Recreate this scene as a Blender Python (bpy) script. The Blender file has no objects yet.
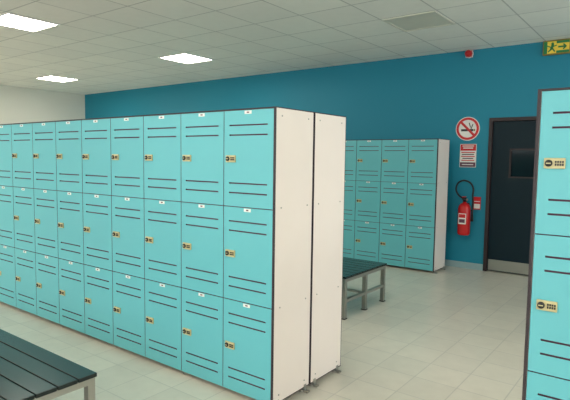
import bpy, bmesh, math
from mathutils import Matrix, Vector
S=bpy.context.scene
try:
    S.view_settings.view_transform='Standard'
    S.view_settings.look='None'
except Exception as e: print(e)

def lin(c):
    r=[]
    for v in c:
        v=v/255.0
        r.append(v/12.92 if v<=0.04045 else ((v+0.055)/1.055)**2.4)
    return r+[1.0]
def mat(name,c,rough=0.5,metal=0.0,var=0.04,scale=6.0,spec=0.5,bump=0.0):
    m=bpy.data.materials.new(name); m.use_nodes=True
    nt=m.node_tree; b=nt.nodes['Principled BSDF']
    b.inputs['Roughness'].default_value=rough; b.inputs['Metallic'].default_value=metal
    b.inputs['Specular IOR Level'].default_value=spec
    col=lin(c)
    tc=nt.nodes.new('ShaderNodeTexCoord'); nz=nt.nodes.new('ShaderNodeTexNoise')
    nz.inputs['Scale'].default_value=scale; nz.inputs['Detail'].default_value=3
    nt.links.new(tc.outputs['Object'],nz.inputs['Vector'])
    mx=nt.nodes.new('ShaderNodeMix'); mx.data_type='RGBA'
    mx.inputs[6].default_value=[v*(1-var) for v in col[:3]]+[1]
    mx.inputs[7].default_value=[min(1,v*(1+var)) for v in col[:3]]+[1]
    nt.links.new(nz.outputs['Fac'],mx.inputs[0]); nt.links.new(mx.outputs[2],b.inputs['Base Color'])
    if bump>0:
        bp=nt.nodes.new('ShaderNodeBump'); bp.inputs['Strength'].default_value=bump; bp.inputs['Distance'].default_value=0.005
        n2=nt.nodes.new('ShaderNodeTexNoise'); n2.inputs['Scale'].default_value=180
        nt.links.new(tc.outputs['Object'],n2.inputs['Vector'])
        nt.links.new(n2.outputs['Fac'],bp.inputs['Height']); nt.links.new(bp.outputs[0],b.inputs['Normal'])
    return m
def emis(name,c,s):
    m=bpy.data.materials.new(name); m.use_nodes=True
    b=m.node_tree.nodes['Principled BSDF']
    b.inputs['Base Color'].default_value=lin(c)
    b.inputs['Emission Color'].default_value=lin(c); b.inputs['Emission Strength'].default_value=s
    return m
def tilemat(name,c1,c2,cm,w,h,mortar,rough,ox,oy,nvar=0.05,bump=0.2,msm=0.1):
    m=bpy.data.materials.new(name); m.use_nodes=True
    nt=m.node_tree; b=nt.nodes['Principled BSDF']; b.inputs['Roughness'].default_value=rough
    tc=nt.nodes.new('ShaderNodeTexCoord'); mp=nt.nodes.new('ShaderNodeMapping')
    mp.inputs['Location'].default_value=(ox,oy,0)
    br=nt.nodes.new('ShaderNodeTexBrick'); br.offset=0; br.squash=1
    br.inputs['Scale'].default_value=1; br.inputs['Brick Width'].default_value=w; br.inputs['Row Height'].default_value=h
    br.inputs['Mortar Size'].default_value=mortar; br.inputs['Mortar Smooth'].default_value=msm
    br.inputs['Color1'].default_value=lin(c1); br.inputs['Color2'].default_value=lin(c2); br.inputs['Mortar'].default_value=lin(cm)
    nt.links.new(tc.outputs['Object'],mp.inputs[0]); nt.links.new(mp.outputs[0],br.inputs['Vector'])
    nz=nt.nodes.new('ShaderNodeTexNoise'); nz.inputs['Scale'].default_value=9; nz.inputs['Detail'].default_value=6
    nt.links.new(tc.outputs['Object'],nz.inputs['Vector'])
    mr=nt.nodes.new('ShaderNodeMapRange'); mr.inputs['To Min'].default_value=1-nvar*2; mr.inputs['To Max'].default_value=1+nvar*2
    nt.links.new(nz.outputs['Fac'],mr.inputs['Value'])
    vm=nt.nodes.new('ShaderNodeVectorMath'); vm.operation='SCALE'
    nt.links.new(br.outputs['Color'],vm.inputs[0]); nt.links.new(mr.outputs[0],vm.inputs['Scale'])
    nt.links.new(vm.outputs[0],b.inputs['Base Color'])
    bp=nt.nodes.new('ShaderNodeBump'); bp.invert=True; bp.inputs['Strength'].default_value=bump; bp.inputs['Distance'].default_value=0.003
    nt.links.new(br.outputs['Fac'],bp.inputs['Height']); nt.links.new(bp.outputs[0],b.inputs['Normal'])
    return m

M_teal=mat('locker_laminate_teal',(100,183,192),0.42,var=0.03,scale=1.5)
M_white=mat('locker_panel_white',(238,228,220),0.45,var=0.02)
M_black=mat('phenolic_core_black',(48,36,42),0.5)
M_slot=mat('slot_dark',(104,62,84),0.6)
M_lockp=mat('lock_plate',(196,184,138),0.35,0.0)
M_lockb=mat('lock_black',(26,26,28),0.35)
M_tag=mat('number_tag',(230,230,226),0.5)
M_steel=mat('brushed_steel',(170,168,160),0.35,0.8)
M_bench=mat('bench_slat_dark',(10,26,27),0.22,var=0.15)
M_wallblue=mat('wall_paint_blue',(16,132,158),0.6,var=0.03,scale=0.7,bump=0.1)
M_wallcream=mat('wall_paint_cream',(220,220,210),0.7,var=0.02,scale=0.7,bump=0.1)
M_base=mat('baseboard_tile',(150,176,180),0.4)
M_door=mat('door_paint_dark',(6,32,42),0.5,var=0.05,spec=.25)
M_frame=mat('door_frame_dark',(46,32,34),0.5)
M_glass=mat('door_glass_dark',(14,26,32),0.12)
M_red=mat('red_paint',(190,20,22),0.3)
M_signw=mat('sign_white',(235,232,228),0.4)
M_signr=mat('sign_red',(205,30,36),0.4)
M_signg=emis('exit_green',(20,110,60),0.15)
M_exit=emis('exit_panel',(215,185,60),0.2)
M_gold=mat('exit_casing',(140,120,50),0.4)
M_rubber=mat('rubber_black',(16,16,18),0.5)
M_light=emis('led_panel',(255,249,234),33.0)
M_off=mat('panel_off_diffuser',(212,210,196),0.5)
M_alu=mat('panel_frame_white',(225,225,220),0.4)
P=0.64
M_ceil=tilemat('ceiling_tiles',(240,240,232),(234,234,227),(194,195,190),P,P,0.008,0.85,2.4+P/2+P*40,-5.6+P/2+P*40,0.02,0.25)
M_floor=tilemat('floor_tiles',(206,202,188),(197,194,181),(182,180,170),0.30,0.30,0.004,0.28,20,20,0.05,0.10)

class MB:
    def __init__(s): s.bm=bmesh.new(); s.mats=[]
    def mi(s,m):
        if m not in s.mats: s.mats.append(m)
        return s.mats.index(m)
    def box(s,a,b,m,front=None,fdir=None,bev=0):
        x0,y0,z0=a;x1,y1,z1=b
        v=[s.bm.verts.new(p) for p in [(x0,y0,z0),(x1,y0,z0),(x1,y1,z0),(x0,y1,z0),(x0,y0,z1),(x1,y0,z1),(x1,y1,z1),(x0,y1,z1)]]
        F={'-z':(3,2,1,0),'+z':(4,5,6,7),'-y':(0,1,5,4),'+x':(1,2,6,5),'+y':(2,3,7,6),'-x':(3,0,4,7)}
        fs=[]
        for k,i in F.items():
            f=s.bm.faces.new([v[j] for j in i]); f.material_index=s.mi(front if (front and k in fdir) else m); fs.append(f)
        if bev:
            es=set(e for f in fs for e in f.edges)
            bmesh.ops.bevel(s.bm,geom=list(es),offset=bev,segments=2,affect='EDGES',profile=0.5)
    def lathe(s,prof,m,mtx=Matrix(),n=24,smooth=True):
        rings=[]
        for r,z in prof:
            if r<1e-6: rings.append([s.bm.verts.new(mtx@Vector((0,0,z)))])
            else: rings.append([s.bm.verts.new(mtx@Vector((r*math.cos(2*math.pi*i/n),r*math.sin(2*math.pi*i/n),z))) for i in range(n)])
        for A,B in zip(rings,rings[1:]):
            for i in range(n):
                j=(i+1)%n
                if len(A)==1 and len(B)==1: continue
                if len(A)==1: vs=[A[0],B[j],B[i]][::-1]
                elif len(B)==1: vs=[A[i],A[j],B[0]]
                else: vs=[A[i],A[j],B[j],B[i]]
                try:
                    f=s.bm.faces.new(vs); f.material_index=s.mi(m); f.smooth=smooth
                except ValueError: pass
    def tube(s,pts,r,m,n=10):
        pts=[Vector(p) for p in pts]; rings=[]
        for i,p in enumerate(pts):
            t=(pts[min(i+1,len(pts)-1)]-pts[max(i-1,0)]).normalized()
            up=Vector((0,1,0)) if abs(t.y)<0.9 else Vector((0,0,1))
            a=t.cross(up).normalized(); b=t.cross(a)
            rings.append([s.bm.verts.new(p+a*r*math.cos(2*math.pi*k/n)+b*r*math.sin(2*math.pi*k/n)) for k in range(n)])
        for A,B in zip(rings,rings[1:]):
            for i in range(n):
                j=(i+1)%n; f=s.bm.faces.new([A[i],A[j],B[j],B[i]]); f.material_index=s.mi(m); f.smooth=True
        for R in (rings[0],rings[-1]):
            f=s.bm.faces.new(R); f.material_index=s.mi(m)
    def done(s,name,loc=(0,0,0),rot=0,parent=None):
        bmesh.ops.recalc_face_normals(s.bm,faces=s.bm.faces)
        me=bpy.data.meshes.new(name); s.bm.to_mesh(me); s.bm.free()
        for m in s.mats: me.materials.append(m)
        o=bpy.data.objects.new(name,me); S.collection.objects.link(o)
        o.location=loc; o.rotation_euler=(0,0,rot)
        if parent: o.parent=parent
        return o
def empty(name,loc=(0,0,0),rot=0):
    e=bpy.data.objects.new(name,None); e.empty_display_size=0.2; S.collection.objects.link(e); e.location=loc; e.rotation_euler=(0,0,rot); return e

# ---------------- room ----------------
XL,XR,YF,YB,H=-12.06,3.4,-3.6,7.42,3.095
b=MB(); b.box((XL-.2,YF-.2,-.1),(XR+.2,YB+.2,0),M_floor); b.done('floor')
b=MB(); b.box((XL-.2,YF-.2,H),(XR+.2,YB+.2,H+.1),M_ceil); b.done('ceiling')
DX0,DX1,DH=-2.10,-1.13,2.14
b=MB()
b.box((XL,YB,0),(DX0,YB+.15,H),M_wallblue); b.box((DX1,YB,0),(XR,YB+.15,H),M_wallblue)
b.box((DX0,YB,DH),(DX1,YB+.15,H),M_wallblue); b.box((DX0,YB+.14,0),(DX1,YB+.15,DH),M_wallblue)
b.done('wall_back')
b=MB(); b.box((XL-.15,YF,0),(XL,YB+.15,H),M_wallcream); b.done('wall_left')
WZ0,WZ1=.9,2.6
def fill_window(n,loc,rot,Wd,energy):  # made-up window out of view: frame plus an area light as fill
    root=empty('fill_window_%d'%n,loc,rot)
    b=MB(); t=.05; w=Wd/2; hh=(WZ1-WZ0)/2
    b.box((-w,-.09,-hh),(w,-.03,-hh+t),M_alu); b.box((-w,-.09,hh-t),(w,-.03,hh),M_alu)
    for x in (-w,-t/2,w-t): b.box((x,-.09,-hh+t),(x+t,-.03,hh-t),M_alu)
    b.done('fill_window_frame',parent=root)
    ld=bpy.data.lights.new('window_fill_light','AREA'); ld.shape='RECTANGLE'; ld.size=Wd-.1; ld.size_y=WZ1-WZ0-.1; ld.energy=energy; ld.color=(.96,.98,1)  # added fill light in the opening, not a known daylight source
    lo=bpy.data.objects.new('window_fill_light',ld); S.collection.objects.link(lo)
    lo.parent=root; lo.location=(0,-.12,0); lo.rotation_euler=(math.pi/2,0,0)
wr=[(-2.6,.6),(3.6,6.8)]  # openings for added right-side windows that brighten the white end panels
b=MB()
b.box((XR,YF,0),(XR+.15,YB+.15,WZ0),M_wallcream); b.box((XR,YF,WZ1),(XR+.15,YB+.15,H),M_wallcream)
py=YF
for a,c in wr:
    b.box((XR,py,WZ0),(XR+.15,a,WZ1),M_wallcream); py=c
b.box((XR,py,WZ0),(XR+.15,YB+.15,WZ1),M_wallcream)
b.done('wall_right')
wins=[(-10.6,-7.6),(-6.6,-3.6),(-2.6,.4),(.9,2.9)]  # openings for windows added behind the camera to lift ceiling and locker fronts
b=MB()
b.box((XL-.15,YF-.15,0),(XR+.15,YF,WZ0),M_wallcream); b.box((XL-.15,YF-.15,WZ1),(XR+.15,YF,H),M_wallcream)
px=XL-.15
for a,c in wins:
    b.box((px,YF-.15,WZ0),(a,YF,WZ1),M_wallcream); px=c
b.box((px,YF-.15,WZ0),(XR+.15,YF,WZ1),M_wallcream)
b.done('wall_front')
k=0
for a,c in wins:
    k+=1; fill_window(k,((a+c)/2,YF,(WZ0+WZ1)/2),0,c-a,46*(c-a)/3)
for a,c in wr:
    k+=1; fill_window(k,(XR,(a+c)/2,(WZ0+WZ1)/2),math.pi/2,c-a,78)
b=MB(); b.box((XL,YB-.012,0),(DX0,YB,.09),M_base); b.box((DX1,YB-.012,0),(XR,YB,.09),M_base); b.done('baseboard_back')
b=MB(); b.box((XL,YF,0),(XL+.012,YB-.012,.09),M_base); b.done('baseboard_left')

def panel(x,y,on=True):
    b=MB(); h=P/2-.015; t=.022
    for a,c in (((-h,-h),(h,-h+t)),((-h,h-t),(h,h)),((-h,-h+t),(-h+t,h-t)),((h-t,-h+t),(h,h-t))):
        b.box((a[0],a[1],-.012),(c[0],c[1],0),M_alu if on else M_off)
    b.box((-h+t,-h+t,-.006),(h-t,h-t,0),M_light if on else M_off)
    b.done('ceiling_light_panel',(x,y,H))
for x,y,on in [(-6.24,5.6,1),(-6.24,3.04,1),(-10.08,5.6,1),(-2.4,5.6,0),(-10.08,3.04,1),(-2.4,3.04,1),(1.44,3.04,1),
             (-6.24,.48,1),(-2.4,.48,1),(1.44,.48,1),(-10.08,.48,1),(-6.24,-2.08,1),(-2.4,-2.08,1)]:
    panel(x,y,on)

# ---------------- lockers ----------------
PIT=0.404; ZB,ZT=0.03,1.837; PT=0.013
def bank(xl,ncol,y,depth,rot=0,pit=PIT):
    W=ncol*pit+2*PT
    if rot: e=empty('locker_bank',(xl+W,y,0),math.pi)
    else: e=empty('locker_bank',(xl,y,0),0)
    c=MB()
    for x0 in (0,W-PT):
        c.box((x0,0,ZB),(x0+PT,depth,ZT),M_black,M_white,('-x','+x'))
    c.box((PT,0.0,ZT-.008),(W-PT,depth,ZT),M_black)
    c.box((PT,.020,ZB),(W-PT,depth,ZB+.013),M_white)
    c.box((PT,depth-.008,ZB+.013),(W-PT,depth,ZT-.01),M_white)
    c.box((PT,.015,ZB+.013),(W-PT,.018,ZT-.008),M_slot)
    for i in range(1,ncol):
        c.box((PT+i*pit-.006,.018,ZB+.013),(PT+i*pit+.006,depth-.008,ZT-.008),M_black)
    for x in (-.001,W+.001):
        for yy in (.06,depth-.06):
            for z in (ZB+.05,.63,1.24,ZT-.05):
                mt=Matrix.Translation((x,yy,z))@Matrix.Rotation(math.pi/2,4,'Y')
                c.lathe([(0,-.002),(.005,-.002),(.005,.002),(0,.002)],M_steel,mt,8)
    for x0,x1 in ((-.001,0),(W,W+.001)):
        c.box((x0,0,ZB),(x1,.005,ZT),M_black); c.box((x0,depth-.005,ZB),(x1,depth,ZT),M_black)
        c.box((x0,.005,ZT-.006),(x1,depth-.005,ZT),M_black); c.box((x0,.005,ZB),(x1,depth-.005,ZB+.005),M_black)
    c.done('carcass',parent=e)
    d=MB(); l=MB(); t=MB()
    z0=ZB+.002; z1=ZT-.008; th=(z1-z0)/3
    for i in range(ncol):
        xa=PT+i*pit+.0025; xb=PT+(i+1)*pit-.0025
        for k in range(3):
            za=z0+k*th+.0025; zb=z0+(k+1)*th-.0025
            sl,sr=xa+.045,xb-.045; sh=.0044
            cuts=[za+.085,za+.145,zb-.150,zb-.090]
            fr=dict(front=M_teal,fdir=('-y',))
            d.box((xa,0,za),(sl,PT,zb),M_slot,**fr); d.box((sr,0,za),(xb,PT,zb),M_slot,**fr)
            p=za
            for q in cuts:
                d.box((sl,0,p),(sr,PT,q-sh),M_slot,**fr); p=q+sh
            d.box((sl,0,p),(sr,PT,zb),M_slot,**fr)
            zc=(za+zb)/2; cx=xa+.062
            l.box((cx-.040,-.010,zc-.022),(cx+.040,0,zc+.022),M_lockp,bev=.003)
            mt=Matrix.Translation((cx-.021,-.010,zc))@Matrix.Rotation(math.pi/2,4,'X')
            l.lathe([(0,.008),(.012,.008),(.0145,.006),(.0145,0)],M_lockb,mt,14)
            l.box((cx-.030,-.0195,zc-.002),(cx-.012,-.018,zc+.002),M_lockp)
            for q in range(4):
                xx=cx+.002+q*.0088
                l.box((xx,-.012,zc-.010),(xx+.006,-.0095,zc-.001),M_lockb)
                l.box((xx,-.012,zc+.002),(xx+.006,-.0095,zc+.010),M_lockb)
            t.box(((xa+xb)/2-.028,-.0015,zb-.024),((xa+xb)/2+.028,0,zb-.004),M_tag)
            t.box(((xa+xb)/2-.010,-.002,zb-.018),((xa+xb)/2+.010,-.0014,zb-.010),M_slot)
    d.done('doors',parent=e); l.done('combination_locks',parent=e); t.done('number_tags',parent=e)
    f=MB()
    n=max(2,ncol//2+1)
    for i in range(n):
        xx=.022+(W-.044)*i/(n-1)
        for yy in (.05,depth-.05):
            mt=Matrix.Translation((xx,yy,0))
            f.lathe([(0,0),(.024,0),(.024,.006),(.010,.010),(.010,ZB),(0,ZB)],M_steel,mt,12)
    for yy in (.05,depth-.05):
        for x0,s in ((0,-1),(W,1)):
            f.box((min(x0,x0+s*.03),yy-.014,0),(max(x0,x0+s*.03),yy+.014,.012),M_steel)
            f.box((min(x0,x0+s*.004),yy-.012,.012),(max(x0,x0+s*.004),yy+.012,.05),M_steel)
    f.done('feet',parent=e)
    return e
Y0=2.37; D=.393
n1=14; W1=n1*PIT+2*PT
bank(-1.875-W1,n1,Y0,D)
bank(-1.875-W1,n1,Y0+2*D+.012,D,1)
n2=9; p2=.41; W2=n2*p2+2*PT
bank(-2.56-W2,n2,6.75,.42,0,p2)
n3=6
bank(-.480,n3,Y0,D)
bank(-.480,n3,Y0+2*D+.012,D,1)

# ---------------- benches ----------------
def bench(xr,L,y0,y1,top=.40):
    e=empty('bench',(xr-L/2,(y0+y1)/2,0)); w=(y1-y0)/2; hl=L/2
    s=MB(); n=8; sw=(2*w)/n
    for i in range(n):
        a=-w+i*sw+.003; s.box((-hl,a,top-.022),(hl,a+sw-.006,top),M_bench,bev=.003)
    s.done('slats',parent=e)
    f=MB(); r=.02
    zt=top-.022
    for x in (-hl+.03,-.0,hl-.03):
        f.box((x-r,-w+.01,zt-.035),(x+r,w-.01,zt),M_steel)
        f.box((x-r*.8,-w+.05,.16),(x+r*.8,w-.05,.19),M_steel)
        for y in (-w+.03,0,w-.03):
            f.box((x-r,y-r,.008),(x+r,y+r,zt-.035),M_steel)
            f.box((x-r*1.3,y-r*1.3,0),(x+r*1.3,y+r*1.3,.008),M_rubber)
    for y in (-w+.03,w-.03):
        f.box((-hl+.05,y-r,zt-.035),(-r,y+r,zt-.001),M_steel); f.box((r,y-r,zt-.035),(hl-.05,y+r,zt-.001),M_steel)
    f.box((-hl+.05,-r*.7,.165),(hl-.05,r*.7,.185),M_steel)
    f.done('steel_frame',parent=e)
bench(-2.45,2.4,4.2,5.08,.42)
bench(-2.36,2.4,.62,1.50)

# ---------------- door ----------------
e=empty('door_1',((DX0+DX1)/2,YB,0)); w=(DX1-DX0)/2
f=MB()
f.box((-w,-.015,0),(-w+.045,.13,DH),M_frame); f.box((w-.045,-.015,0),(w,.13,DH),M_frame); f.box((-w+.045,-.015,DH-.045),(w-.045,.13,DH),M_frame)
f.done('door_frame',parent=e)
d=MB(); a=w-.048; y0,y1=.03,.075
wx0,wx1,wz0,wz1=-.21,.15,1.32,1.72
d.box((-a,y0,.012),(wx0,y1,DH-.05),M_door); d.box((wx1,y0,.012),(a,y1,DH-.05),M_door)
d.box((wx0,y0,.012),(wx1,y1,wz0),M_door); d.box((wx0,y0,wz1),(wx1,y1,DH-.05),M_door)
for p,q in (((wx0,wz0),(wx1,wz0+.02)),((wx0,wz1-.02),(wx1,wz1)),((wx0,wz0+.02),(wx0+.02,wz1-.02)),((wx1-.02,wz0+.02),(wx1,wz1-.02))):
    d.box((p[0],y0-.006,p[1]),(q[0],y1,q[1]),M_frame)
d.done('door_leaf',parent=e)
g=MB(); g.box((wx0+.02,.05,wz0+.02),(wx1-.02,.056,wz1-.02),M_glass); g.done('vision_glass',parent=e)
k=MB(); k.box((-a+.01,y0-.003,.02),(a-.01,y0,.17),M_steel)
k.box((a-.12,y0-.004,.98),(a-.05,y0,1.18),M_steel)
k.tube([(a-.085,y0-.004,1.08),(a-.085,y0-.05,1.08),(a-.095,y0-.055,1.08),(a-.20,y0-.055,1.08)],.009,M_steel)
k.done('kick_plate_and_handle',parent=e)

# ---------------- signs ----------------
RX=Matrix.Rotation(math.pi/2,4,'X')
s=MB()
s.lathe([(0,0),(.168,0),(.168,.006),(0,.006)],M_signw,RX,40,False)
s.lathe([(.125,.006),(.158,.006),(.158,.0085),(.125,.0085),(.125,.006)],M_signr,RX,40,False)
def rbox(s,cx,cz,L,Wd,ang,y0,y1,m):
    ca,sa=math.cos(ang),math.sin(ang); vs=[]
    for y in (y0,y1):
        for dx,dz in ((-L/2,-Wd/2),(L/2,-Wd/2),(L/2,Wd/2),(-L/2,Wd/2)):
            vs.append(s.bm.verts.new((cx+dx*ca-dz*sa,y,cz+dx*sa+dz*ca)))
    for i in ((0,1,2,3),(4,5,6,7),(0,1,5,4),(1,2,6,5),(2,3,7,6),(3,0,4,7)):
        fc=s.bm.faces.new([vs[j] for j in i]); fc.material_index=s.mi(m)
rbox(s,-.005,-.02,.17,.03,.0,-.008,-.006,M_lockb)
rbox(s,.095,-.02,.02,.03,.0,-.008,-.006,M_gold)
rbox(s,.06,.03,.07,.012,1.2,-.008,-.006,M_lockb)
rbox(s,.03,.05,.07,.012,1.9,-.008,-.006,M_lockb)
rbox(s,0,0,.27,.032,-math.pi/4,-.0105,-.0085,M_signr)
s.done('no_smoking_sign',(-2.395,YB-.001,2.0))
s=MB()
s.box((-.115,-.006,-.165),(.115,0,.165),M_signw)
s.box((-.108,-.008,.07),(.108,-.006,.158),M_signr)
s.box((-.108,-.008,-.158),(.108,-.006,-.095),M_slot)
for i,wd in enumerate((.19,.17,.19,.15,.18)):
    z=.045-i*.028; s.box((-wd/2,-.0078,z-.006),(wd/2,-.006,z+.006),M_lockb if i%2 else M_signr)
s.box((-.07,-.0095,.10),(.07,-.008,.115),M_signw); s.box((-.08,-.0095,.13),(.08,-.008,.142),M_signw)
s.box((-.08,-.0095,-.132),(.08,-.008,-.12),M_signw)
s.done('safety_notice_sign',(-2.375,YB-.001,1.62))
# exit sign
s=MB()
s.box((-.16,-.05,-.09),(.16,0,.09),M_gold,bev=.006)
s.box((-.145,-.054,-.074),(.145,-.05,.074),M_exit)
y0,y1=-.058,-.054
s.lathe([(0,.054),(.016,.054),(.016,.058),(0,.058)],M_signg,Matrix.Translation((-.045,0,.045))@RX,14,False)
rbox(s,-.05,.005,.065,.03,1.3,y0,y1,M_signg); rbox(s,-.072,-.035,.06,.016,.75,y0,y1,M_signg); rbox(s,-.03,-.035,.05,.016,-1.0,y0,y1,M_signg)
rbox(s,-.02,.015,.05,.012,.3,y0,y1,M_signg); rbox(s,-.085,.012,.05,.012,-.5,y0,y1,M_signg)
rbox(s,.06,0,.08,.02,0,y0,y1,M_signg); rbox(s,.095,.014,.05,.016,-.8,y0,y1,M_signg); rbox(s,.095,-.014,.05,.016,.8,y0,y1,M_signg)
s.box((-.146,-.056,-.076),(-.105,-.054,.076),M_signg)
s.box((.0,-.056,-.074),(.145,-.054,-.045),M_signg); s.box((.0,-.056,.045),(.145,-.054,.074),M_signg)
s.done('exit_sign',(-1.305,YB-.001,3.0))
# alarm
s=MB()
s.lathe([(0,0),(.055,0),(.055,.02),(.048,.03),(.048,.03)],M_signw,RX,20)
s.lathe([(.048,.028),(.046,.075),(.034,.10),(0,.108)],M_red,RX,20)
s.box((-.05,-.03,-.05),(.05,0,.05),M_red,bev=.008)
s.done('fire_alarm_sounder',(-2.41,YB-.001,3.04))

# ---------------- extinguisher ----------------
e=empty('fire_extinguisher',(-2.355,YB-.125,.50))
s=MB()
s.lathe([(0,0),(.07,0),(.082,.012),(.085,.03),(.085,.37),(.078,.41),(.055,.44),(.025,.455),(.022,.475),(0,.475)],M_red,n=32)
s.done('cylinder',parent=e)
s=MB(); s.box((-.05,-.0885,.16),(.05,-.070,.31),M_signw); s.box((-.045,-.0892,.25),(.045,-.0885,.30),M_signr); s.box((-.04,-.0892,.18),(.04,-.0885,.23),M_slot); s.done('label',parent=e)
s=MB()
s.lathe([(0,.47),(.024,.47),(.024,.53),(0,.53)],M_lockb,n=16)
s.box((-.012,-.09,.535),(.012,.03,.547),M_red); s.box((-.012,-.10,.505),(.012,.0,.515),M_lockb)
s.lathe([(0,0),(.016,0),(.016,.02),(0,.02)],M_steel,Matrix.Translation((.02,0,.50))@Matrix.Rotation(math.pi/2,4,'Y'),12)
s.done('valve',parent=e)
s=MB(); pts=[]
ctrl=[(-.02,0,.51),(-.09,0,.56),(-.125,-.01,.64),(-.10,-.01,.73),(-.02,-.01,.77),(.07,-.01,.74),(.115,-.01,.66),(.11,-.01,.56),(.115,-.005,.45),(.11,0,.30)]
def cr(p0,p1,p2,p3,t):
    return [0.5*((2*b)+(-a+c)*t+(2*a-5*b+4*c-d)*t*t+(-a+3*b-3*c+d)*t**3) for a,b,c,d in zip(p0,p1,p2,p3)]
cc=[ctrl[0]]+ctrl+[ctrl[-1]]
for i in range(1,len(cc)-2):
    for t in range(6): pts.append(cr(cc[i-1],cc[i],cc[i+1],cc[i+2],t/6))
pts.append(ctrl[-1])
s.tube(pts,.013,M_rubber)
s.lathe([(0,0),(.022,0),(.013,.10),(0,.10)],M_rubber,Matrix.Translation((.11,0,.20)),14)
s.done('hose',parent=e)
s=MB(); s.box((-.03,.085,.25),(.03,.125,.45),M_lockb); s.box((-.09,.08,.33),(.09,.09,.35),M_lockb); s.done('wall_bracket',parent=e)
s=MB(); s.box((-.05,-.004,-.09),(.05,0,.09),M_signr); s.box((-.04,-.006,-.075),(.04,-.004,-.01),M_signw); s.box((-.04,-.006,.02),(.04,-.004,.03),M_signw)
s.done('extinguisher_notice_sign',(-2.22,YB-.001,.95))

# world
wd=bpy.data.worlds.new('World'); S.world=wd; wd.use_nodes=True
wd.node_tree.nodes['Background'].inputs[0].default_value=(.8,.85,.9,1); wd.node_tree.nodes['Background'].inputs[1].default_value=.5

# camera
cd=bpy.data.cameras.new('camera'); cam=bpy.data.objects.new('camera',cd); S.collection.objects.link(cam)
cd.sensor_width=36; cd.lens=514/570*36; cd.clip_start=.05
R=Matrix(((.7955,-.0587,.6031),(.6055,.0541,-.7939),(.0140,.9967,.0786)))
R=R.to_quaternion().to_matrix()
cam.matrix_world=Matrix.Translation((0,0,1.53))@R.to_4x4()
S.camera=cam
